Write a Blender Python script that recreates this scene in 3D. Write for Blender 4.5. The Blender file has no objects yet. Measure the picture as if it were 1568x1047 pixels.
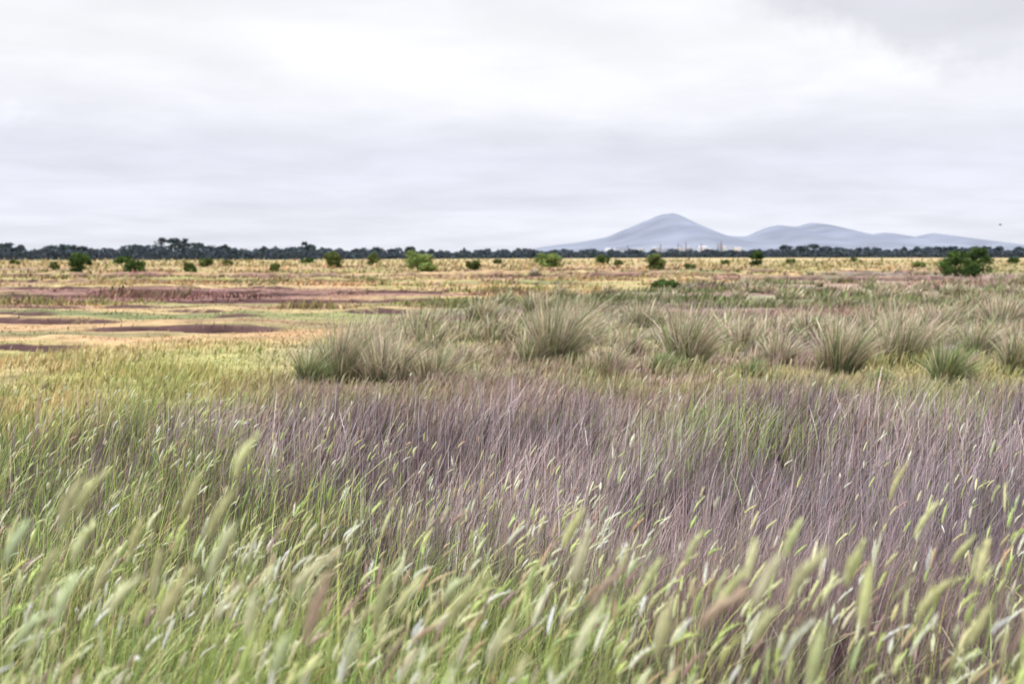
import bpy, math, numpy as np
from mathutils import Vector
R = np.random.default_rng(7)
F = 1742.0; HZ = 390.0; CX = 784.0; CAMZ = 2.1

def G2W(px, py, h=CAMZ):
    d = F*h/(py-HZ)
    return (px-CX)/F*d, d

# ---------------- noise ----------------
def _h(ix, iy, s):
    n = (ix*374761393 + iy*668265263 + s*2147483647*3 + 1013904223*s) & 0xffffffff
    n = ((n ^ (n >> 13))*1274126177) & 0xffffffff
    n = n ^ (n >> 16)
    return (n & 0xffff)/65535.0
def vn(x, y, s=0):
    x = np.asarray(x, float); y = np.asarray(y, float)
    xi = np.floor(x).astype(np.int64); yi = np.floor(y).astype(np.int64)
    fx = x-xi; fy = y-yi
    fx = fx*fx*(3-2*fx); fy = fy*fy*(3-2*fy)
    a = _h(xi, yi, s); b = _h(xi+1, yi, s); c = _h(xi, yi+1, s); d = _h(xi+1, yi+1, s)
    return (a*(1-fx)+b*fx)*(1-fy)+(c*(1-fx)+d*fx)*fy
def fbm(x, y, s=0, o=4):
    v = 0; a = .5; t = 0
    for i in range(o):
        v = v+a*vn(np.asarray(x)*2**i+i*17.3, np.asarray(y)*2**i-i*9.1, s+i); t += a; a *= .5
    return v/t
def ss(a, b, x):
    t = np.clip((np.asarray(x, float)-a)/(b-a), 0, 1)
    return t*t*(3-2*t)
def mixc(a, b, f):
    return a*(1-f[:, None])+np.asarray(b)*f[:, None]

# ---------------- terrain functions ----------------
CH = [  # centre Y, x0, x1, half width, wander
    (32.0, -60, -7.0, .7, 1.3), (35.0, -60, -12, .5, 1.4), (38.5, -60, -9, .6, 1.6), (44.0, -70, -12.0, .8, 2.4), (41.5, -12.5, -4.0, .75, 1.5),
    (50, -16, -2, .8, 2.4), (57, -80, -10, .9, 4), (63, -80, -4, .9, 4), (70, -90, -14, 1.1, 4), (25.2, -30, -10.2, .55, 1.0),
    (82, -8, 6, 1.3, 4), (90, -60, -12, 1.4, 5), (96, 14, 90, 1.9, 5), (112, -90, 40, 2.0, 6), (140, 20, 160, 3, 8), (125, -10, 60, 2, 5), (28.5, -26, -12, .45, 1.2)]
def chan2(X, Y):
    m = np.zeros_like(X); lv = np.zeros_like(X)
    for i, (c, x0, x1, w, wa) in enumerate(CH):
        cy = c+wa*2*(fbm(X/7.0, X*0+i*3.7, 40+i, 5)-.5)
        br = fbm(X/3.6, X*0+i, 70+i, 3)
        ww = w*(.45+1.1*ss(.34, .62, br))+.25*(vn(X/.7, Y/.7, 150+i)-.5)
        ww = np.maximum(ww, .12)
        ex = ss(x0-1, x0+1.5, X)*(1-ss(x1-1.5, x1+1, X))*ss(.31, .38, br)
        dy = Y-cy
        m = np.maximum(m, (1-ss(ww*.7, ww, np.abs(dy)))*ex)
        lv = np.maximum(lv, ss(ww*.95, ww*1.0+.3, dy)*(1-ss(ww+1, ww+7, dy))*ex*(.3+.9*vn(X/1.3, Y/1.3, 120+i)))
    return m, lv
def chan(X, Y): return chan2(X, Y)[0]
def gz(X, Y):
    X = np.asarray(X, float); Y = np.asarray(Y, float)
    m, lv = chan2(X, Y)
    z = .5*(1-ss(1.0, 7.5, Y))
    z = z+.12*(fbm(X/3, Y/3, 3)-.5)*ss(6, 16, Y)*(1-ss(200, 500, Y))
    z = z-(.27+.2*ss(50, 100, Y))*m+(.13+.22*ss(45, 120, Y))*lv
    return z

TAN = np.array([.49, .36, .19]); ORG = np.array([.49, .315, .175]); YG = np.array([.36, .35, .135])
RB = np.array([.235, .125, .115]); GRN = np.array([.19, .225, .09]); GP = np.array([.265, .215, .19]); OLV = np.array([.29, .265, .17])
DG = np.array([.13, .15, .07])
def tusk_zone(X, Y):
    e = 3*(fbm(X/6, Y/6, 21)-.5)
    bl = np.where(Y < 44, -4.0, (Y-44)*.48-4.0)
    return ss(-1.0, 1.5, X+e-bl)
BANDS = [(26.5, 29.5, -3, ORG, .7), (29.5, 31.5, -7, DG, .75), (33, 36.5, -6, ORG, .8), (37.5, 41, -8, DG*1.2, .7), (41, 43.5, -4, TAN, .8), (45.5, 48.5, -8, GRN, .7), (48.5, 57, -6, RB, .9),
         (58.5, 69, -10, RB*1.1, .9), (70, 78, -10, TAN, .8), (78, 88, -12, ORG*.9, .6), (90, 100, -5, YG, .6), (102, 112, -10, RB*1.4, .6), (116, 130, 0, TAN, .7)]
def field_col(X, Y):
    n = X.shape[0]
    n1 = fbm(X/16, Y/10, 1); n2 = fbm(X/7, Y/6, 5); n3 = fbm(X/22, Y/12, 9); n4 = fbm(X/3, Y/3, 13); n5 = fbm(X/14, Y/5, 31)
    c = mixc(np.tile(TAN, (n, 1)), ORG, ss(.42, .62, n1))
    c = mixc(c, YG, ss(.5, .64, n2)*.7)
    c = mixc(c, GRN, ss(.58, .68, n3)*.7)
    c = mixc(c, RB, ss(.50, .60, n5)*.75*ss(28, 36, Y)*(1-.6*ss(120, 250, Y)))
    wob = Y*(1+.14*(fbm(X/10, Y/30, 35)-.5)+.10*(fbm(X/2.5, Y/5, 36)-.5))
    for (a, b, xe, col, w) in BANDS:
        m = ss(a-.03*a, a+.03*a, wob)*(1-ss(b-.03*b, b+.03*b, wob))*(1-ss(xe-5, xe+3, X+10*(n1-.5)))
        m = m*w*ss(.30, .46, n4+.7*(n3-.3))
        c = mixc(c, col, m)
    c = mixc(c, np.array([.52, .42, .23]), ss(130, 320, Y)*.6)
    b = (1-ss(23, 28, Y+8*(n2-.5)))
    c = mixc(c, YG*1.05, b*.85)
    c = mixc(c, TAN, b*ss(.50, .60, n4)*.7)
    tz = tusk_zone(X, Y)*(1-ss(110, 150, Y))
    g = mixc(np.tile(OLV, (n, 1)), GP, ss(.36, .52, n2)*.95)
    g = mixc(g, YG, ss(.52, .60, n4)*.65*(1-.6*ss(26, 45, Y)))
    g = mixc(g, ORG, ss(.60, .68, n1)*.35)
    g = mixc(g, GRN, ss(.54, .64, n3)*.5)
    g = mixc(g, RB*1.25, ss(.46, .58, n5)*.6*ss(24, 34, Y))
    c = c*(1-tz[:, None])+g*tz[:, None]
    return c

# ---------------- materials ----------------
def new_mat(name):
    m = bpy.data.materials.new(name); m.use_nodes = True
    nt = m.node_tree; nt.nodes.clear()
    return m, nt, nt.nodes, nt.links
def veg_mat(name, trans=.3, spec=.3, rough=.5, nscale=30.):
    m, nt, N, L = new_mat(name)
    o = N.new('ShaderNodeOutputMaterial'); a = N.new('ShaderNodeAttribute'); a.attribute_name = 'Col'
    tc = N.new('ShaderNodeTexCoord'); no = N.new('ShaderNodeTexNoise'); no.inputs['Scale'].default_value = nscale
    L.new(tc.outputs['Object'], no.inputs['Vector'])
    mr = N.new('ShaderNodeMapRange'); mr.inputs[1].default_value = .3; mr.inputs[2].default_value = .7
    mr.inputs[3].default_value = .85; mr.inputs[4].default_value = 1.15
    L.new(no.outputs['Fac'], mr.inputs[0])
    vm = N.new('ShaderNodeVectorMath'); vm.operation = 'SCALE'
    L.new(a.outputs['Color'], vm.inputs[0]); L.new(mr.outputs[0], vm.inputs['Scale'])
    if spec > 0:
        p = N.new('ShaderNodeBsdfPrincipled'); p.inputs['Roughness'].default_value = rough
        p.inputs['Specular IOR Level'].default_value = spec
        L.new(vm.outputs[0], p.inputs['Base Color'])
    else:
        p = N.new('ShaderNodeBsdfDiffuse'); L.new(vm.outputs[0], p.inputs['Color'])
    if trans > 0:
        t = N.new('ShaderNodeBsdfTranslucent'); mx = N.new('ShaderNodeMixShader'); mx.inputs[0].default_value = trans
        L.new(vm.outputs[0], t.inputs['Color'])
        L.new(p.outputs[0], mx.inputs[1]); L.new(t.outputs[0], mx.inputs[2]); L.new(mx.outputs[0], o.inputs[0])
    else:
        L.new(p.outputs[0], o.inputs[0])
    return m
M_GRASS = veg_mat('grass_blades', .28, .25, .45)
M_REED = veg_mat('reed_stems', .0, .35, .42)
M_HEAD = veg_mat('seed_heads', .3, 0, .7, 120)
M_FAR = veg_mat('marsh_plants', 0, 0, .8, 3)
M_LEAF = veg_mat('shrub_leaves', .15, 0, .6, 2)

m, nt, N, L = new_mat('marsh_ground'); M_GROUND = m
o = N.new('ShaderNodeOutputMaterial'); p = N.new('ShaderNodeBsdfPrincipled'); a = N.new('ShaderNodeAttribute'); a.attribute_name = 'Col'
tc = N.new('ShaderNodeTexCoord')
n1 = N.new('ShaderNodeTexNoise'); n1.inputs['Scale'].default_value = .9; n1.inputs['Detail'].default_value = 9; n1.inputs['Roughness'].default_value = .7
L.new(tc.outputs['Object'], n1.inputs['Vector'])
mr = N.new('ShaderNodeMapRange'); mr.inputs[1].default_value = .35; mr.inputs[2].default_value = .65; mr.inputs[3].default_value = .55; mr.inputs[4].default_value = 1.3
L.new(n1.outputs['Fac'], mr.inputs[0])
vm = N.new('ShaderNodeVectorMath'); vm.operation = 'SCALE'; L.new(a.outputs['Color'], vm.inputs[0]); L.new(mr.outputs[0], vm.inputs['Scale'])
L.new(vm.outputs[0], p.inputs['Base Color']); p.inputs['Roughness'].default_value = .95; p.inputs['Specular IOR Level'].default_value = .1
bp = N.new('ShaderNodeBump'); bp.inputs['Strength'].default_value = .6; bp.inputs['Distance'].default_value = .1
L.new(n1.outputs['Fac'], bp.inputs['Height']); L.new(bp.outputs[0], p.inputs['Normal']); L.new(p.outputs[0], o.inputs[0])

# ---------------- mesh helper ----------------
def mesh_obj(name, V, Q, C, mat, T=None, smooth=False, loc=None):
    V = np.asarray(V, np.float32); Q = np.asarray(Q, np.int32)
    me = bpy.data.meshes.new(name)
    me.vertices.add(len(V)); me.vertices.foreach_set('co', V.ravel())
    me.loops.add(Q.size); me.polygons.add(len(Q))
    k = Q.shape[1]
    me.polygons.foreach_set('loop_start', np.arange(0, Q.size, k, dtype=np.int32))
    me.loops.foreach_set('vertex_index', Q.ravel())
    if smooth: me.polygons.foreach_set('use_smooth', np.ones(len(Q), bool))
    me.update(calc_edges=True)
    at = me.color_attributes.new('Col', 'FLOAT_COLOR', 'POINT')
    c4 = np.ones((len(V), 4), np.float32); c4[:, :3] = np.clip(C, 0, .88)
    at.data.foreach_set('color', c4.ravel())
    me.materials.append(mat)
    ob = bpy.data.objects.new(name, me); bpy.context.scene.collection.objects.link(ob)
    if loc is not None: ob.location = loc
    return ob
class Acc:
    def __init__(s): s.V = []; s.Q = []; s.C = []; s.n = 0
    def add(s, vqc):
        V, Q, C = vqc
        s.V.append(V); s.Q.append(Q+s.n); s.C.append(C); s.n += len(V)
    def obj(s, name, mat, **k):
        return mesh_obj(name, np.concatenate(s.V), np.concatenate(s.Q), np.concatenate(s.C), mat, **k)

def blades(P, H, W, LD, B, ns, c0, c1, pw=1.8, kink=0.):
    n = len(P); t = np.linspace(0, 1, ns+1)[None, :]
    H = H[:, None]; Bc = B[:, None]
    sx = P[:, 0:1]+LD[:, 0:1]*Bc*H*t**pw
    sy = P[:, 1:2]+LD[:, 1:2]*Bc*H*t**pw
    sz = P[:, 2:3]+H*t*(1-.28*np.clip(Bc, 0, 1.6)*t)
    if kink > 0:
        k = np.abs(R.normal(0, kink, (n, 1)))
        sx = sx+LD[:, 0:1]*k*H*t**5*.5; sy = sy+LD[:, 1:2]*k*H*t**5*.5; sz = sz-k*H*t**5*.45
    ph = R.uniform(0, 2*np.pi, n)
    w = W[:, None]*.5*(1-.85*t**2.4)*(.75+.25*np.minimum(t*4, 1))
    ax = np.cos(ph)[:, None]*w; ay = np.sin(ph)[:, None]*w*.6
    V = np.empty((n, ns+1, 2, 3), np.float32)
    V[:, :, 0, 0] = sx-ax; V[:, :, 0, 1] = sy-ay; V[:, :, 0, 2] = sz
    V[:, :, 1, 0] = sx+ax; V[:, :, 1, 1] = sy+ay; V[:, :, 1, 2] = sz
    base = (np.arange(n)*(ns+1)*2)[:, None]+(np.arange(ns)*2)[None, :]
    Q = np.stack([base, base+1, base+3, base+2], -1).reshape(-1, 4)
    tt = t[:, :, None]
    C = c0[:, None, :]*(1-tt)+c1[:, None, :]*tt  # root to tip: pigment change, with base shade painted into darker roots
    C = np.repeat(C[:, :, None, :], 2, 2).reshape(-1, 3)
    tip = np.stack([sx[:, -1], sy[:, -1], sz[:, -1]], -1)
    return (V.reshape(-1, 3), Q, C), tip

def wind(n, spread=.6, mean=0.0):
    a = R.normal(mean, spread, n)
    return np.stack([np.cos(a), np.sin(a)], -1)
def jit(c, n, s=.15, hs=.06):
    v = 1+R.normal(0, s, (n, 1)); return np.clip(np.asarray(c)*v*(1+R.normal(0, hs, (n, 3))), .01, .85)
def pick(cols, w, n):
    w = np.array(w, float); w /= w.sum()
    return np.array(cols)[R.choice(len(cols), n, p=w)]

def seedheads(tip, LD, B, Ln, Rd, col, K=22):
    n = len(tip)
    T = np.stack([LD[:, 0]*B*1.6, LD[:, 1]*B*1.6, np.ones(n)*(1-.4*B)], -1)
    T /= np.linalg.norm(T, axis=1, keepdims=True)
    D3 = np.stack([LD[:, 0], LD[:, 1], np.full(n, -.35)], -1)
    droop = np.abs(R.normal(0, .32, n))
    U = np.cross(T, np.array([0., 1., .13])); U /= np.linalg.norm(U, axis=1, keepdims=True)
    W = np.cross(T, U)
    def axis(s):
        return tip[:, None, :]+Ln[:, None, None]*(s[:, :, None]*T[:, None, :]+(droop[:, None]*s**2)[:, :, None]*D3[:, None, :])
    acc = Acc()
    rings = np.array([0, .25, .55, .82, 1.0]); prof = np.array([.25, .75, .8, .5, .08])
    ns = 5; A = axis(np.tile(rings, (n, 1)))
    an = np.arange(ns)/ns*2*np.pi
    V = A[:, :, None, :]+(Rd[:, None]*prof[None])[:, :, None, None]*(np.cos(an)[None, None, :, None]*U[:, None, None, :]+np.sin(an)[None, None, :, None]*W[:, None, None, :])
    b = (np.arange(n)*25)[:, None, None]+(np.arange(4)*5)[None, :, None]+np.arange(5)[None, None, :]
    b2 = (np.arange(n)*25)[:, None, None]+(np.arange(4)*5)[None, :, None]+((np.arange(5)+1) % 5)[None, None, :]
    Q = np.stack([b, b2, b2+5, b+5], -1).reshape(-1, 4)
    C = np.repeat(col*.85, 25, 0)
    acc.add((V.reshape(-1, 3), Q, C))
    s = R.uniform(0, .95, (n, K)); a = R.uniform(0, 2*np.pi, (n, K))
    r = Rd[:, None]*np.sin(np.pi*(s*.8+.14))
    rad = np.cos(a)[..., None]*U[:, None, :]+np.sin(a)[..., None]*W[:, None, :]
    tan = -np.sin(a)[..., None]*U[:, None, :]+np.cos(a)[..., None]*W[:, None, :]
    p0 = axis(s)+rad*(r*.5)[..., None]
    ln = Ln[:, None]*R.uniform(.12, .22, (n, K))
    p1 = p0+T[:, None, :]*ln[..., None]+rad*(r*.7)[..., None]
    w = (Rd[:, None]*.28)[..., None]*tan
    V = np.stack([p0-w, p0+w, p1+w*.25, p1-w*.25], 2).reshape(-1, 3)
    Q = np.arange(n*K*4).reshape(-1, 4)
    cc = np.repeat(col, K*4, 0)*np.repeat(R.uniform(.8, 1.25, (n*K, 1)), 4, 0)
    acc.add((V, Q, cc))
    return acc

# ---------------- ground ----------------
ys = np.concatenate([np.arange(-30, 10, 1.0), np.arange(10, 78, .2), np.arange(78, 150, .7), 150*1.06**np.arange(0, 75)])
xp = np.concatenate([np.arange(0, 45, .45), 45*1.09**np.arange(0, 62)])
xs = np.concatenate([-xp[:0:-1], xp])
XX, YY = np.meshgrid(xs, ys); gx = XX.ravel(); gy = YY.ravel()
Zg = gz(gx, gy)
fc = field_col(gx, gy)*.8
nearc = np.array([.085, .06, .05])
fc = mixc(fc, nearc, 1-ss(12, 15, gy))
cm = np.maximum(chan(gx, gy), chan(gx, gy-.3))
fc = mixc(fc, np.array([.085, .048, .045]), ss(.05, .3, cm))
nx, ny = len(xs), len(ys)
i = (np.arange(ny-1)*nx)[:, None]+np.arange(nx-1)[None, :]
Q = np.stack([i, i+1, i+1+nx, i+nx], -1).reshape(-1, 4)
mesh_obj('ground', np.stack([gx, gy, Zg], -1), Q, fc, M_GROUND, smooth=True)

# ---------------- foreground boundary ----------------
BX = [-12, -4.9, -3.6, -2.6, -1.6, -.7, .05, .45, .8, 1.2, 1.6, 2.1, 3.0, 5, 9]
BY = [14.2, 13.0, 11.8, 10.3, 8.6, 6.9, 5.7, 4.2, 3.0, 2.6, 3.4, 4.8, 5.9, 7.0, 8.2]
def gmax(X): return np.interp(X, BX, BY)
def wedge(n, d0, d1, k=.54, c=1.2, pwr=1.0):
    u = R.uniform(0, 1, n)
    iv = 1/d0**pwr+(1/d1**pwr-1/d0**pwr)*u
    d = iv**(-1/pwr)
    return R.uniform(-1, 1, n)*(k*d+c), d
def far_top(X):
    return 13.6+1.8*(fbm(X/2.5, X*0, 55)-.5)*2+.12*np.clip(X, -9, 12)

# ---------------- purple reed bed ----------------
acc = Acc()
X, Y = wedge(145000, 1.9, 16.5, pwr=.6)
g = gmax(X)+1.4*(fbm(X/.9, Y/.9, 61)-.5)
inside = (Y < far_top(X)+1.2*(R.uniform(size=len(X))-.5))
keep = inside & (R.uniform(size=len(X)) < np.where(Y < g-.9, .18, np.where(Y < g, .55, 1.0)))
dl = ss(.30, .47, fbm(X/1.0, Y/1.0, 66))
keep &= R.uniform(size=len(X)) < .25+.75*dl
X = X[keep]; Y = Y[keep]; n = len(X)
g = gmax(X)
hh = .32+.50*fbm(X/.6, Y/.6, 62)+R.normal(0, .10, n)
hh = np.clip(hh, .2, .98)*np.where(Y < g-.5, .8, 1)*(.72+.28*ss(2.5, 5, Y))
W = np.maximum(.0034, .00072*Y)*R.uniform(.5, 1.5, n)
pn = fbm(X/1.4, Y/1.4, 63)
base = np.array([[.33, .235, .235], [.58, .465, .44], [.11, .07, .078], [.27, .225, .26], [.42, .35, .24], [.21, .25, .11], [.76, .66, .62]])
col = pick(base, [29, 21, 28, 14, 6, 4, 8], n)
col = mixc(col, np.array([.52, .40, .375]), ss(.48, .62, pn)*.5)
col = mixc(col, np.array([.13, .092, .108]), (1-ss(.38, .53, pn))*.55)
darkR = ss(.3, 3.0, X)*(1-ss(7.5, 10.5, Y))
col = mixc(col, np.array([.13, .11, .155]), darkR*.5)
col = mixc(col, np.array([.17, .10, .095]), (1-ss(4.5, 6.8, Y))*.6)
gp = np.exp(-(((X-2.1)/.75)**2+((Y-11.2)/1.0)**2))*.8+.6*np.exp(-(((X-1.2)/.35)**2+((Y-9.2)/.5)**2))+.5*np.exp(-(((X-4.6)/.8)**2+((Y-12.5)/.9)**2))
col = np.where((R.uniform(size=n) < gp*.8)[:, None], np.array([.29, .38, .11])[None], col)
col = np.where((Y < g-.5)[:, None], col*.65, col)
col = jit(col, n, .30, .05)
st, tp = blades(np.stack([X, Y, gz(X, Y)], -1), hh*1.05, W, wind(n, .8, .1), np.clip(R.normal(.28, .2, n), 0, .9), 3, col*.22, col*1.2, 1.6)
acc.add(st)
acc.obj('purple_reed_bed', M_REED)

# ---------------- green foreground grass ----------------
acc = Acc()
X, Y = wedge(95000, 1.25, 15.5, pwr=.65)
e = 1.8*(fbm(X/1.0, Y/1.0, 71)-.5)
g = gmax(X)+e
pr = np.where(Y < g, 1.0, np.exp(-(Y-g)/.5))
dens = ss(.38, .52, fbm(X/.45, Y/.6, 72))
def gaps(X, Y):
    gc = np.exp(-(((X-.75)/.5)**2+((Y-3.4)/1.1)**2))*.8+np.exp(-(((X+2.1)/.35)**2+((Y-4.3)/.45)**2))*.85
    gc = gc+.6*np.exp(-(((X+3.0)/.8)**2+((Y-11.4)/.8)**2))+.7*np.exp(-(((X+.9)/.25)**2+((Y-2.7)/.4)**2))+.5*np.exp(-(((X-2.0)/.3)**2+((Y-4.4)/.5)**2))
    return np.clip(gc, 0, .9)
pr = pr*(.10+.90*dens)*(1-gaps(X, Y))
pr = np.maximum(pr, .02*(Y < 13)+.6*np.exp(-(((X-2.1)/.7)**2+((Y-11.2)/.9)**2)))
keep = R.uniform(size=len(X)) < pr
X = X[keep]; Y = Y[keep]; n = len(X)
hh = np.clip(.32+.46*fbm(X/.5, Y/.5, 73)+R.normal(0, .12, n), .18, .95)*np.where(Y < 3, .85, 1)
W = np.maximum(.0050, .00080*Y)*R.uniform(.4, 1.6, n)
cols = [[.27, .38, .095], [.39, .50, .15], [.54, .62, .30], [.11, .18, .04], [.53, .49, .17], [.62, .52, .28], [.25, .14, .10], [.42, .29, .26]]
col = pick(cols, [28, 26, 13, 16, 9, 9, 5, 4], n)
sn = fbm(X/.7, Y/.7, 74)
col = mixc(col, np.array([.42, .28, .15]), ss(.56, .70, sn)*.45)
col = mixc(col, np.array([.50, .52, .16]), (1-ss(.36, .46, sn))*.35)
col = jit(col, n, .32, .07)
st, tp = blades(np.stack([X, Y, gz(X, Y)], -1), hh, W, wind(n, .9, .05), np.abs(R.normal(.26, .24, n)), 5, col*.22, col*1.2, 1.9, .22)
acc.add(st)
# stems with heads
X, Y = wedge(15000, 1.35, 14.5, pwr=.6)
g = gmax(X)+1.0*(fbm(X/1.0, Y/1.0, 71)-.5)
cl = ss(.40, .56, fbm(X/.45, Y/.6, 72))
pr = np.where(Y < g, .10+.75*cl, .7*np.exp(-(Y-g)/.8))
pr = pr*(1-.8*gaps(X, Y))
pr = np.maximum(pr, .018)
pr = pr*np.where(Y < 2.6, .45, 1)
pr = np.maximum(pr, .4*np.exp(-(((X-2.3)/1.3)**2+((Y-12)/1.1)**2)))
pr = np.maximum(pr, .22*ss(1.5, 2.3, X)*(Y < 8))
keep = R.uniform(size=len(X)) < pr
X = X[keep]; Y = Y[keep]; n = len(X)
hh = np.clip(.58+.34*fbm(X/.5, Y/.5, 73)+R.normal(0, .12, n), .36, 1.15)
LD = wind(n, .6, .05); B = np.clip(R.normal(.20, .13, n), .01, .7)
W = np.maximum(.0028, .00048*Y)*R.uniform(.8, 1.2, n)
col = jit(pick([[.30, .40, .12], [.42, .46, .18], [.36, .25, .16]], [5, 4, 1], n), n)
P = np.stack([X, Y, gz(X, Y)], -1)
tall = [(375, 660, 1.75), (330, 760, 1.6), (290, 730, 1.9), (105, 740, 1.7), (120, 800, 1.9), (60, 850, 1.8), (150, 850, 1.9), (175, 880, 1.6), (330, 830, 1.5),
        (885, 775, 1.9), (1075, 800, 2.0), (1230, 790, 2.0), (1170, 825, 1.8), (1325, 835, 1.8), (1120, 880, 1.7), (1000, 860, 2.1),
        (460, 850, 1.7), (590, 900, 1.6), (620, 880, 1.9), (240, 860, 2.0), (1390, 700, 2.6), (1440, 890, 1.9), (1490, 800, 2.4), (700, 860, 2.0),
        (1270, 1000, 1.5), (900, 950, 1.6), (540, 980, 1.5), (1180, 930, 1.6), (30, 930, 1.6), (390, 920, 1.6), (770, 960, 1.6), (1030, 950, 1.7), (1350, 900, 1.6), (430, 980, 1.5), (1520, 930, 1.7),
        (130, 720, 1.5), (15, 800, 1.6), (210, 790, 2.1), (250, 900, 1.4), (900, 830, 1.6), (1240, 850, 1.5), (1180, 870, 1.4), (700, 900, 1.4), (1430, 760, 2.4), (1530, 830, 2.0), (1100, 900, 1.4), (480, 930, 1.3), (90, 900, 1.4), (930, 870, 1.8)]
tp_ = []
for (px, py, d) in tall:
    zt = CAMZ-(py+70-HZ)/F*d; tp_.append(((px-20-CX)/F*d, d, zt))
tp_ = np.array(tp_); nt_ = len(tp_)
Bt = R.uniform(.06, .30, nt_); LDt = wind(nt_, .25, 0)
zt0 = gz(tp_[:, 0], tp_[:, 1]); Ht = (tp_[:, 2]-zt0)/(1-.28*Bt)
Pt = np.stack([tp_[:, 0]-LDt[:, 0]*Bt*Ht, tp_[:, 1]-LDt[:, 1]*Bt*Ht, zt0], -1)
P = np.concatenate([P, Pt]); hh = np.concatenate([hh, Ht]); LD = np.concatenate([LD, LDt]); B = np.concatenate([B, Bt])
W = np.concatenate([W, np.full(nt_, .0036)]); col = np.concatenate([col, jit([.38, .42, .18], nt_)])
n = len(P)
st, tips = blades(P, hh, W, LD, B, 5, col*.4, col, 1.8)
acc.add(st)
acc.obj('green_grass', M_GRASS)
Ln = R.uniform(.035, .085, n); Rd = R.uniform(.0042, .0068, n)*np.clip(P[:, 1]/6.5, 1, 1.4)
Ln[-nt_:] = R.uniform(.065, .10, nt_); Rd[-nt_:] = R.uniform(.008, .011, nt_)
hc = jit(pick([[.70, .70, .40], [.86, .85, .62], [.56, .64, .26], [.62, .48, .32], [.46, .32, .30]], [36, 32, 18, 8, 6], n), n, .16, .04)
hc[-nt_:] = jit(pick([[.62, .62, .34], [.74, .74, .46], [.54, .43, .32]], [4, 3, 1.3], nt_), nt_, .1, .03)
seedheads(tips, LD, B, Ln, Rd, hc).obj('grass_seed_heads', M_HEAD)

# ---------------- mid-ground meadow ----------------
acc = Acc()
X, Y = wedge(100000, 12.5, 52, pwr=1.0, c=2)
cmx = np.maximum(chan(X, Y), chan(X, Y-.25))
keep = (Y > far_top(X)-.6) & ((cmx < .15) | (R.uniform(size=len(X)) < .4))
X = X[keep]; Y = Y[keep]; cmx = cmx[keep]; n = len(X)
tz = tusk_zone(X, Y)
thin = ss(.34, .46, fbm(X/2.2, Y/2.2, 81)+.1*(R.uniform(size=n)-.5))
hh = (.14+.30*fbm(X/1.2, Y/1.2, 82))*(.75+.15*tz)*(1-.68*ss(20, 30, Y)*(1-tz))*(.4+.6*thin)*R.uniform(.4, 1.5, n)
hh = hh*(1-.5*np.maximum(chan(X, Y+1.0), chan(X, Y+1.8)))
hh = np.where(cmx > .15, .10+.06*R.uniform(size=n), hh)
col = field_col(X, Y)
lu = ss(.45, .6, fbm(X/1.4, Y/1.4, 84))
col = mixc(col, np.array([.28, .33, .13]), lu*.5*(1-ss(26, 34, Y)))
col = mixc(col, GP, (1-lu)*.5*tz)
col = mixc(col, RB*.75, (cmx > .15)*.9)
col = jit(col*1.05, n, .30, .07)
W = .0010*Y*R.uniform(.5, 1.5, n)
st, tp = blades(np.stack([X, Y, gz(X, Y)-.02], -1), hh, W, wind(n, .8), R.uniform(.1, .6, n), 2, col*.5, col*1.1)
acc.add(st)
acc.obj('meadow_grass', M_FAR)

# ---------------- far marsh vegetation ----------------
X, Y = wedge(95000, 44, 420, pwr=1.0, c=6)
cl = fbm(X/4, Y/4, 91)
near_ch = np.maximum(chan(X, Y), chan(X, Y-.4))
keep = ((near_ch < .15) | (R.uniform(size=len(X)) < .4)) & (R.uniform(size=len(X)) < .35+.65*ss(.4, .5, cl))
X = X[keep]; Y = Y[keep]; cl = cl[keep]; near_ch = near_ch[keep]; n = len(X)
hh = (.06+.34*ss(.46, .7, cl))*R.uniform(.4, 1.4, n)*(1+ss(100, 300, Y)*1.4)
hh = hh*(1-.5*np.maximum(chan(X, Y+1.5), chan(X, Y+3)))
col = field_col(X, Y)
col = mixc(col, GRN*.8, ss(.58, .72, fbm(X/9, Y/9, 93))*.75)
col = mixc(col, GRN*.6, ss(.60, .72, cl)*.5)
col = mixc(col, RB*.75, (near_ch > .15)*.85)
col = jit(col, n, .28, .07)
W = .0018*Y*R.uniform(.5, 1.6, n)
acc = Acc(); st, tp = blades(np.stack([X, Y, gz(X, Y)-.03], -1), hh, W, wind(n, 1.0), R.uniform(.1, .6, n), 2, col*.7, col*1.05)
acc.add(st); acc.obj('marsh_vegetation', M_FAR)

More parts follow.
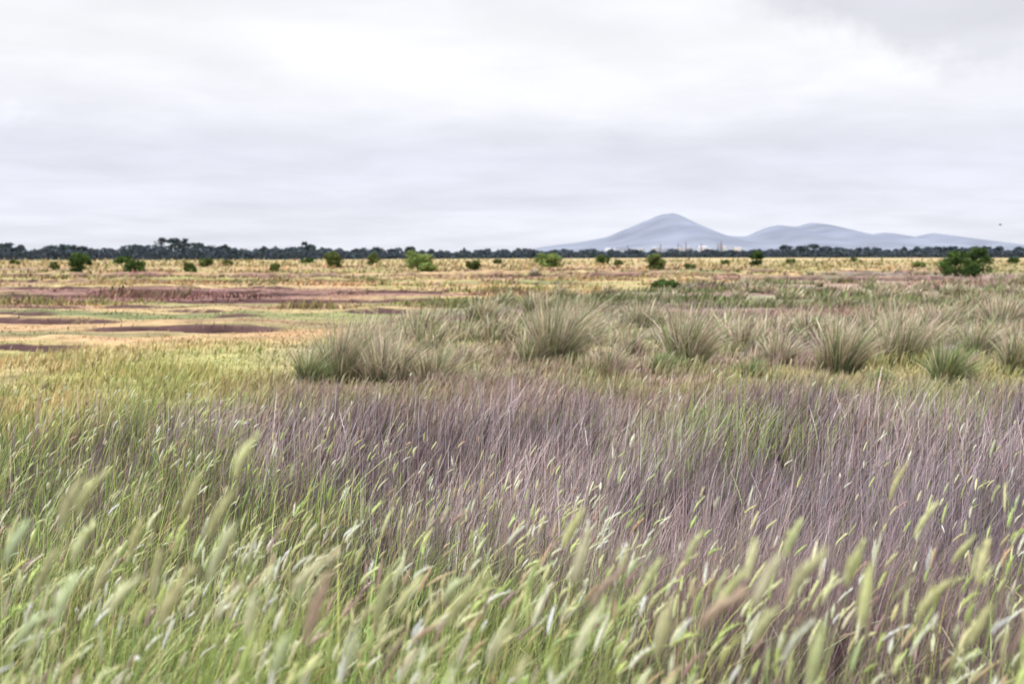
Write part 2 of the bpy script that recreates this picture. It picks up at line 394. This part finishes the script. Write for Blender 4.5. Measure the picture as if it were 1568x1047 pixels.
# ---------------- tussocks ----------------
def tussock_geo(x, y, w, h, nb, tone, sub=2):
    k = R.choice(sub+1, nb, p=[.66]+[.34/sub]*sub)
    ox = np.concatenate([[0], R.uniform(-.34, .34, sub)])[k]*w; oy = np.concatenate([[0], R.uniform(-.2, .2, sub)])[k]*w
    sh = np.concatenate([[1.0], R.uniform(.5, .8, sub)])[k]; sr = np.concatenate([[1.0], R.uniform(.4, .7, sub)])[k]
    rw = w*.22*sr
    r = np.sqrt(R.uniform(0, 1, nb))*rw; a = R.uniform(0, 2*np.pi, nb)
    px = x+ox+r*np.cos(a); py = y+oy+r*np.sin(a)*.8
    H = h*sh*R.uniform(.5, 1.22, nb)*(1-.35*(r/rw)**2)
    out = np.stack([np.cos(a), np.sin(a)], -1)*(r/rw)[:, None]*1.25+np.array([.42, .05])+R.normal(0, .26, (nb, 2))
    mag = np.linalg.norm(out, axis=1); LD = out/mag[:, None]
    B = np.clip(mag*R.uniform(.25, .75, nb), .05, 1.3)
    pal = [[.41, .33, .22], [.56, .475, .35], [.20, .215, .11], [.29, .215, .185], [.19, .26, .09]]
    wts = {'brown': [28, 24, 22, 16, 10], 'green': [6, 8, 30, 4, 50], 'grey': [22, 36, 14, 22, 6]}[tone]
    c = jit(pick(pal, wts, nb), nb, .27, .05)
    W = np.full(nb, max(.005, .00085*y))*R.uniform(.5, 1.5, nb)
    root = c*np.array([.12, .19, .11]) if tone != 'green' else c*.22
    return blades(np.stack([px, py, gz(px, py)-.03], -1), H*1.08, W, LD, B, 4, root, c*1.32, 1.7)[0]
TS = [(470, 592, 60, 60, 'green'), (520, 586, 120, 98, 'brown'), (595, 590, 130, 84, 'grey'), (665, 592, 120, 64, 'brown'), (705, 562, 90, 44, 'grey'), (560, 556, 90, 72, 'grey'), (735, 596, 60, 34, 'brown'),
      (850, 558, 140, 108, 'brown'), (930, 576, 90, 52, 'grey'), (890, 525, 90, 54, 'brown'), (1050, 562, 115, 94, 'brown'), (1012, 574, 60, 38, 'green'), (1125, 530, 90, 48, 'grey'), (965, 545, 70, 40, 'brown'),
      (1195, 557, 100, 48, 'grey'), (1292, 572, 120, 88, 'brown'), (1245, 520, 90, 46, 'brown'), (1388, 556, 150, 82, 'brown'), (1452, 590, 80, 72, 'green'), (1500, 542, 100, 56, 'brown'),
      (1562, 572, 80, 70, 'brown'), (740, 492, 80, 38, 'brown'), (1340, 505, 120, 42, 'grey'), (1440, 500, 130, 40, 'grey'), (1540, 500, 130, 50, 'grey'), (795, 592, 70, 30, 'grey'),
      (1150, 578, 80, 30, 'green'), (985, 500, 100, 40, 'grey'), (820, 478, 90, 33, 'brown'), (1640, 560, 140, 70, 'brown'), (1700, 530, 150, 70, 'grey'), (1350, 592, 60, 30, 'green')]
for (px, py, wp, hp, tone) in TS:
    x, d = G2W(px, py); a_ = Acc()
    a_.add(tussock_geo(x, d, wp/F*d, hp/F*d*1.08, 760 if hp > 60 else 480, tone))
    a_.obj('tussock_grass', M_GRASS)
acc = Acc(); k = 0
while k < 190:
    u = R.uniform(); d = 1/(1/25+(1/125-1/25)*u); x = R.uniform(-.1, .62)*d
    xa = np.array([x]); ya = np.array([d])
    if tusk_zone(xa, ya)[0] < .6 or fbm(xa/9, ya/9, 97)[0] < .46 or chan(xa, ya)[0] > .1:
        if R.uniform() < .95: continue
    acc.add(tussock_geo(x, d, R.uniform(.9, 3.0), R.uniform(.3, .95), int(130), R.choice(['grey', 'brown', 'grey', 'green'], p=[.4, .38, .15, .07]), 1)); k += 1
acc.obj('tussock_field', M_FAR)

# ---------------- woody plants ----------------
def tube(p0, p1, r0, r1, ns=6):
    p0 = np.array(p0, float); p1 = np.array(p1, float); d = p1-p0; d /= np.linalg.norm(d)
    u = np.cross(d, [0.3, 1, .1]); u /= np.linalg.norm(u); w = np.cross(d, u)
    an = np.arange(ns)/ns*2*np.pi
    c = np.cos(an)[:, None]*u+np.sin(an)[:, None]*w
    V = np.concatenate([p0+c*r0, p1+c*r1]); i = np.arange(ns); j = (i+1) % ns
    return V, np.stack([i, j, j+ns, i+ns], -1)
def woody(base, w, h, ncl, nlf, ls, colL, colD, bark, crown0=.15, flat=1.0, acc=None, lean=.0, taper=.55):
    a = acc or Acc(); bx, by, bz = base
    cs = []
    for i in range(ncl):
        th = R.uniform(0, 2*np.pi); rr = math.sqrt(R.uniform())*.40*w
        zz = crown0*h+(h*(.9-crown0))*R.uniform(.05, 1)*(1-(rr/(.42*w))**2*taper)
        cs.append((bx+rr*math.cos(th)+lean*zz, by+rr*math.sin(th), bz+zz, w*R.uniform(.12, .24)))
    fork = (bx+lean*.2*h, by, bz+h*max(crown0*.7, .12))
    V, Q = tube((bx, by, bz-.1), fork, w*.03+.03, w*.022+.02); a.add((V, Q, np.tile(bark, (len(V), 1))))
    for c in cs[:max(4, ncl//2)]:
        V, Q = tube(fork, c[:3], w*.015+.015, .01, 5); a.add((V, Q, np.tile(bark, (len(V), 1))))
    for c in cs:
        n = nlf; v = R.normal(size=(n, 3)); v /= np.linalg.norm(v, axis=1, keepdims=True)
        rad = c[3]*R.uniform(.3, 1.1, n)[:, None]
        p = np.array(c[:3])+v*rad*np.array([1, 1, .7*flat])
        p[:, 2] = np.maximum(p[:, 2], bz+.03)
        u = R.normal(size=(n, 3)); u /= np.linalg.norm(u, axis=1, keepdims=True)
        q = np.cross(u, R.normal(size=(n, 3))); q /= np.linalg.norm(q, axis=1, keepdims=True)
        s = ls*R.uniform(.6, 1.4, n)[:, None]
        V = np.stack([p-u*s, p+q*s*.45, p+u*s, p-q*s*.45], 1).reshape(-1, 3)
        tone = R.uniform(); cc = np.asarray(colD)*(1-tone)+np.asarray(colL)*tone
        cc = jit(np.tile(cc, (n, 1)), n, .2, .06)
        a.add((V, np.arange(n*4).reshape(-1, 4), np.repeat(cc, 4, 0)))
    return a
SH = [(125, 418, 36, 31, 0), (208, 419, 36, 19, 0), (190, 405, 26, 13, 0), (315, 409, 24, 15, 1), (292, 421, 20, 18, 1), (422, 417, 18, 13, 1), (510, 410, 28, 24, 1), (572, 407, 20, 20, 1),
      (640, 415, 46, 32, 2), (655, 418, 26, 14, 2), (725, 413, 22, 15, 1), (762, 404, 12, 7, 1), (838, 409, 42, 20, 2), (922, 405, 20, 15, 1), (946, 407, 12, 9, 1), (1005, 414, 30, 25, 1), (1056, 414, 15, 11, 1),
      (1160, 407, 24, 24, 0), (1020, 441, 46, 10, 0), (1462, 423, 52, 38, 0), (1495, 424, 50, 42, 0), (85, 413, 16, 12, 1), (470, 403, 20, 7, 0), (350, 407, 16, 8, 1), (1210, 404, 14, 7, 1), (1310, 402, 16, 6, 1), (1405, 409, 20, 8, 2), (1546, 404, 22, 9, 0), (25, 405, 20, 6, 1), (1110, 405, 16, 6, 1)]
for (px, py, wp, hp, t) in SH:
    x, d = G2W(px, py); w = wp/F*d; h = hp/F*d
    cL, cD = [([.09, .14, .04], [.03, .055, .022]), ([.16, .19, .065], [.065, .09, .03]), ([.26, .31, .10], [.11, .16, .05])][t]
    zb = float(gz(np.array([x]), np.array([d]))[0])
    woody((x, d, zb), w, h*1.05, 24 if wp > 25 else 15, 130, .00115*d, cL, cD, np.array([.10, .08, .06]), .08, 1., None, 0, .3).obj('shrub', M_LEAF)

# distant tree line
acc = Acc()
def tl_top(px):
    return np.interp(px, [-300, 0, 30, 60, 120, 170, 210, 260, 300, 350, 420, 470, 520, 600, 700, 800, 900, 1000, 1150, 1250, 1350, 1450, 1568, 1900],
                         [16, 18, 14, 9, 14, 9, 17, 20, 19, 13, 8, 18, 7, 7, 4, 4, 7, 4, 7, 14, 8, 13, 12, 12])
def tl_dist(px): return np.interp(px, [-300, 400, 800, 1100, 1900], [430, 470, 640, 820, 760])
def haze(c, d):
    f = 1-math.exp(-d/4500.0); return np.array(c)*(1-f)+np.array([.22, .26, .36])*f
px = -330.
while px < 1900:
    d = tl_dist(px)*R.uniform(.95, 1.15); x = (px-CX)/F*d
    H = CAMZ+tl_top(px)/F*d*R.uniform(.35, 1.2); w = H*R.uniform(.8, 1.6)
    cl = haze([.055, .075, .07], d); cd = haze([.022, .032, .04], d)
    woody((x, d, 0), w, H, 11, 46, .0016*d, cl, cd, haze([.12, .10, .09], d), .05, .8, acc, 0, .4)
    px += w/d*F*R.uniform(.25, .6)
for (px, tp) in [(12, 21), (30, 17), (78, 16), (105, 20), (128, 15), (212, 18), (262, 29), (282, 27), (302, 23), (345, 18), (405, 14), (430, 12), (472, 19), (545, 11), (575, 12), (600, 11), (628, 13), (660, 9), (735, 8), (905, 10), (1000, 8), (1198, 15), (1225, 16), (1245, 18), (1262, 14), (1340, 12), (1400, 13), (1435, 14), (1455, 17), (1490, 13), (1560, 14), (-60, 18), (-130, 15), (1640, 14)]:
    d = tl_dist(px)*.97; x = (px-CX)/F*d; H = CAMZ+tp/F*d
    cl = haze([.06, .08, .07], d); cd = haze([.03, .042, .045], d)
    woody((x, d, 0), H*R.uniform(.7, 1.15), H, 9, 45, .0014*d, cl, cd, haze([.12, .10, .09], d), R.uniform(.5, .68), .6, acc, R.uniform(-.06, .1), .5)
n = 28000
px = R.uniform(-330, 1900, n); d = tl_dist(px)*R.uniform(.93, 1.02, n); x = (px-CX)/F*d
z = R.uniform(0, 1, n)*(2.4+.25*tl_top(px)/F*d+2.6*vn(px/9, px*0, 7))
p = np.stack([x, d, z], -1); u = R.normal(size=(n, 3)); u /= np.linalg.norm(u, axis=1, keepdims=True)
q = np.cross(u, R.normal(size=(n, 3))); q /= np.linalg.norm(q, axis=1, keepdims=True); s = (.0016*d)[:, None]
V = np.stack([p-u*s, p+q*s*.6, p+u*s, p-q*s*.6], 1).reshape(-1, 3)
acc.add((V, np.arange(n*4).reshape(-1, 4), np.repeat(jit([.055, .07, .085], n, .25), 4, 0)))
acc.obj('distant_tree_line', M_LEAF)

# ---------------- hills ----------------
D = 6000.
prof = [(780, 0), (800, 5), (830, 12), (870, 17), (900, 21), (930, 27), (950, 36), (970, 44), (990, 52), (1005, 58), (1018, 62), (1032, 62), (1045, 58), (1055, 52), (1075, 44), (1095, 34), (1110, 29), (1130, 28), (1143, 28), (1155, 34), (1172, 41), (1190, 45),
        (1215, 42), (1235, 48), (1255, 48), (1280, 43), (1305, 36), (1330, 30), (1352, 34), (1375, 31), (1395, 26), (1425, 33), (1450, 30), (1480, 24), (1520, 16), (1560, 11), (1620, 8), (1700, 10), (1800, 6), (1950, 0)]
pxs = np.linspace(770, 1960, 400); ph = np.interp(pxs, [a for a, b in prof], [b for a, b in prof])
ker = np.ones(5)/5; ph = np.convolve(np.pad(ph, 2, 'edge'), ker, 'valid')
ph = ph*(1+.05*(fbm(pxs/12, pxs*0, 3)-.5))
vs = np.linspace(-1, 1, 61); PXg, Vg = np.meshgrid(pxs, vs)
Xh = (PXg-CX)/F*D; Yh = D+Vg*1400
env = np.clip(1-np.abs(Vg), 0, 1)**.8
Hh = np.tile(ph, (61, 1))/F*D*env*(1+.05*(fbm(Xh/300, Yh/300, 5)-.5)*(1-env)*4*env)
Hh = Hh+CAMZ*env-6*(1-env)
nx, ny = 400, 61; i = (np.arange(ny-1)*nx)[:, None]+np.arange(nx-1)[None, :]
Q = np.stack([i, i+1, i+1+nx, i+nx], -1).reshape(-1, 4)
V = np.stack([Xh.ravel(), Yh.ravel(), Hh.ravel()], -1)
rk = fbm(Xh.ravel()/90, Yh.ravel()/150, 8)
C = mixc(np.tile([.186, .202, .250], (len(V), 1)), np.array([.178, .194, .244]), ss(.4, .62, rk))  # distance haze put into the hill colour as pale blue
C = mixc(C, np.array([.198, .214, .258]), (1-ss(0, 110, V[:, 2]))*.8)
M_HILL = veg_mat('hill_haze', 0, 0, 1, .004)
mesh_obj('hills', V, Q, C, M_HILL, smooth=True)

# ---------------- far works / factory ----------------
D = 2600.; s_ = D/F
a = Acc()
def box(px0, px1, z1, z0=0, depth=20, col=(.5, .5, .5), roof=0, dy=0):
    x0 = (px0-CX)*s_; x1 = (px1-CX)*s_; y0 = D+dy; y1 = y0+depth; xm = (x0+x1)/2
    V = np.array([[x0, y0, z0], [x1, y0, z0], [x1, y1, z0], [x0, y1, z0], [x0, y0, z1], [x1, y0, z1], [x1, y1, z1], [x0, y1, z1]])
    Q = np.array([[0, 1, 5, 4], [1, 2, 6, 5], [2, 3, 7, 6], [3, 0, 4, 7], [4, 5, 6, 7]])
    a.add((V, Q, np.tile(col, (8, 1))))
    if roof:
        V = np.array([[x0, y0, z1+.01], [x1, y0, z1+.01], [x1, y1, z1+.01], [x0, y1, z1+.01], [x0, (y0+y1)/2, z1+roof], [x1, (y0+y1)/2, z1+roof]])
        Q = np.array([[0, 1, 5, 4], [2, 3, 4, 5]])
        a.add((V, Q, np.tile(np.array(col)*.9, (6, 1))))
def cyl(pxc, r, z1, col, r1=None, dy=0):
    V, Q = tube(((pxc-CX)*s_, D+dy, 0), ((pxc-CX)*s_, D+dy, z1), r, r1 or r, 14)
    a.add((V, Q, np.tile(col, (len(V), 1))))
    V, Q = tube(((pxc-CX)*s_, D+dy, z1), ((pxc-CX)*s_, D+dy, z1+.18*r), r1 or r, .05, 14)
    a.add((V, Q, np.tile(col, (len(V), 1))))
pale = (.38, .38, .40); gr = (.22, .23, .27); wm = (.38, .34, .32)
for (p0, p1, z, c, rf) in [(925, 940, 14, pale, 3), (946, 962, 17, gr, 0), (966, 978, 14, pale, 2), (1066, 1080, 19, pale, 3), (1084, 1093, 16, wm, 2), (1098, 1104, 28, gr, 0), (1104, 1113, 23, pale, 0), (1115, 1127, 16, wm, 3), (1012, 1030, 16, gr, 2)]:
    box(p0, p1, z, col=c, roof=rf, dy=R.uniform(-60, 60))
for (p0, r, z) in [(1002, 8, 18), (1040, 10, 17), (1056, 9, 19), (985, 7, 16), (1135, 9, 15)]: cyl(p0, r, z, (.38, .38, .40), dy=R.uniform(-60, 60))
for (p0, z) in [(1037, 28), (1045, 24), (1052, 32), (1070, 26), (1101, 32), (1008, 26), (960, 24)]: cyl(p0, 1.5, z, (.18, .14, .16), .9, dy=R.uniform(-30, 30))
for (p0, p1, z) in [(700, 706, 12), (752, 760, 10), (556, 562, 10)]: box(p0, p1, z, col=pale, roof=2)
M_FACT = veg_mat('painted_steel', 0, .1, .8, .05)
a.obj('factory', M_FACT)

# ---------------- bird ----------------
d = 70.; bx = (1528-CX)/F*d; bz = CAMZ+(HZ-345)/F*d
a = Acc(); bc = np.array([.04, .04, .045])
pts = [(-.09, .004), (-.05, .018), (0, .024), (.05, .018), (.075, .014), (.10, .002)]
for (q0, q1) in zip(pts[:-1], pts[1:]):
    V, Q = tube((q0[0], 0, 0), (q1[0], 0, .004), q0[1], q1[1], 8); a.add((V, Q, np.tile(bc, (len(V), 1))))
for s in (-1, 1):
    V = np.array([[.04, s*.015, .01], [-.03, s*.015, .01], [-.025, s*.09, .06], [.045, s*.09, .06], [-.05, s*.19, .045], [-.02, s*.19, .045]])
    a.add((V, np.array([[0, 1, 2, 3], [3, 2, 4, 5]]), np.tile(bc, (6, 1))))
V = np.array([[-.08, .008, 0], [-.08, -.008, 0], [-.14, -.03, 0], [-.14, .03, 0]]); a.add((V, np.array([[0, 1, 2, 3]]), np.tile(bc, (4, 1))))
ob = a.obj('bird', veg_mat('bird_feathers', 0, .2, .7, 40), loc=(bx, d, bz)); ob.rotation_euler = (.2, 0, 2.4)

# ---------------- world ----------------
EL, AZ = math.radians(48), math.radians(-125)
wd = bpy.data.worlds.new('World'); bpy.context.scene.world = wd; wd.use_nodes = True
nt = wd.node_tree; N = nt.nodes; L = nt.links; N.clear()
def inp(sock, v):
    if isinstance(v, bpy.types.NodeSocket): L.new(v, sock)
    else: sock.default_value = v
def mth(op, a, b=0., c=None, clamp=False):
    n = N.new('ShaderNodeMath'); n.operation = op; n.use_clamp = clamp
    inp(n.inputs[0], a); inp(n.inputs[1], b)
    if c is not None: inp(n.inputs[2], c)
    return n.outputs[0]
def mrg(v, a, b, c, d, sm=True):
    n = N.new('ShaderNodeMapRange'); n.interpolation_type = 'SMOOTHSTEP' if sm else 'LINEAR'
    inp(n.inputs[0], v)
    for k_, x_ in zip((1, 2, 3, 4), (a, b, c, d)): n.inputs[k_].default_value = x_
    return n.outputs[0]
tc = N.new('ShaderNodeTexCoord'); sp = N.new('ShaderNodeSeparateXYZ'); L.new(tc.outputs['Generated'], sp.inputs[0])
x, y, z = sp.outputs
zc = mth('MAXIMUM', z, 0.)
den = mth('ADD', zc, .10)
cb = N.new('ShaderNodeCombineXYZ'); L.new(mth('DIVIDE', x, den), cb.inputs[0]); L.new(mth('DIVIDE', y, den), cb.inputs[1]); cb.inputs[2].default_value = 3.7
def noise(vec, sc, det, ro=.5, dist=0.):
    n = N.new('ShaderNodeTexNoise'); L.new(vec, n.inputs['Vector']); n.inputs['Scale'].default_value = sc
    n.inputs['Detail'].default_value = det; n.inputs['Roughness'].default_value = ro; n.inputs['Distortion'].default_value = dist
    return n.outputs['Fac']
nA = noise(cb.outputs[0], .55, 6, .52, .4); nB = noise(cb.outputs[0], 1.6, 7, .55, .3)
nC = noise(tc.outputs['Generated'], 9., 7, .55)
rp = N.new('ShaderNodeValToRGB'); L.new(mth('ADD', zc, mth('MULTIPLY', mth('SUBTRACT', nC, .5), .05)), rp.inputs[0])
def lin(c): return tuple(((v/255+.055)/1.055)**2.4 for v in c)+(1,)
els = [(0, (232, 235, 245)), (.03, (233, 236, 246)), (.055, (229, 231, 243)), (.085, (229, 231, 243)), (.125, (242, 243, 250)), (.17, (251, 251, 255)), (.215, (249, 249, 254)), (.235, (240, 241, 247)), (.5, (244, 246, 250))]
rp.color_ramp.elements[0].position = 0; rp.color_ramp.elements[0].color = lin(els[0][1])
rp.color_ramp.elements[1].position = .5; rp.color_ramp.elements[1].color = lin(els[-1][1])
for p_, c_ in els[1:-1]:
    e = rp.color_ramp.elements.new(p_); e.color = lin(c_)
f = mth('MULTIPLY', mrg(nA, .3, .7, .97, 1.10), mrg(nB, .3, .7, .965, 1.05))
edge = mth('SUBTRACT', mth('ADD', zc, mth('MULTIPLY', mth('SUBTRACT', nC, .5), .15)), mth('MULTIPLY_ADD', mth('SUBTRACT', .41, x), .28, .130))
gm = mth('MULTIPLY', mrg(edge, -.006, .035, 0, 1), mth('MULTIPLY', mrg(x, .10, .26, 0, 1), mrg(zc, .3, .5, 1, 0)))
f = mth('MULTIPLY', f, mth('SUBTRACT', 1., mth('MULTIPLY', gm, .20)))
tint = N.new('ShaderNodeMix'); tint.data_type = 'RGBA'; tint.blend_type = 'MULTIPLY'
L.new(gm, tint.inputs[0]); L.new(rp.outputs[0], tint.inputs[6]); tint.inputs[7].default_value = (.965, .975, 1.0, 1)
dx = mth('DIVIDE', mth('ADD', x, .405), .035); dz = mth('DIVIDE', mth('SUBTRACT', z, .112), .013)
r2 = mth('ADD', mth('MULTIPLY', dx, dx), mth('MULTIPLY', dz, dz))
nD = noise(tc.outputs['Generated'], 38., 6, .6)
puff = mrg(mth('SUBTRACT', mth('MULTIPLY', mth('SUBTRACT', nD, .42), 5.), r2), -.8, .8, 1.0, 1.07)
f = mth('MULTIPLY', f, puff)
f = mth('MULTIPLY', f, mrg(zc, .22, 1.0, 1.0, 3.8, False))
bg = N.new('ShaderNodeBackground'); L.new(tint.outputs[2], bg.inputs[0]); L.new(f, bg.inputs[1])
sk = N.new('ShaderNodeTexSky'); sk.sky_type = 'NISHITA'; sk.sun_disc = False; sk.sun_elevation = EL; sk.sun_rotation = AZ
bg2 = N.new('ShaderNodeBackground'); L.new(sk.outputs[0], bg2.inputs[0]); bg2.inputs[1].default_value = .1
mx = N.new('ShaderNodeMixShader'); mx.inputs[0].default_value = .04
L.new(bg.outputs[0], mx.inputs[1]); L.new(bg2.outputs[0], mx.inputs[2])
wo = N.new('ShaderNodeOutputWorld'); L.new(mx.outputs[0], wo.inputs[0])

sd = bpy.data.lights.new('sun', 'SUN'); sd.energy = 1.5; sd.angle = math.radians(12); sd.color = (1, .96, .9)
so = bpy.data.objects.new('sun', sd); bpy.context.scene.collection.objects.link(so)
dv = Vector((math.sin(AZ)*math.cos(EL), math.cos(AZ)*math.cos(EL), math.sin(EL)))
so.rotation_euler = dv.to_track_quat('Z', 'Y').to_euler(); so.location = (0, -5, 30)

# ---------------- camera ----------------
cd = bpy.data.cameras.new('camera'); co = bpy.data.objects.new('camera', cd); bpy.context.scene.collection.objects.link(co)
cd.lens = 40; cd.sensor_width = 36; cd.clip_end = 30000; cd.clip_start = .05
co.location = (0, 0, CAMZ); co.rotation_euler = (math.radians(90)-math.atan((523.5-HZ)/F), 0, 0)
cd.dof.use_dof = True; cd.dof.focus_distance = 7.0; cd.dof.aperture_fstop = 2.6
sc = bpy.context.scene; sc.camera = co
sc.view_settings.view_transform = 'Standard'; sc.view_settings.look = 'None'; sc.view_settings.exposure = 0
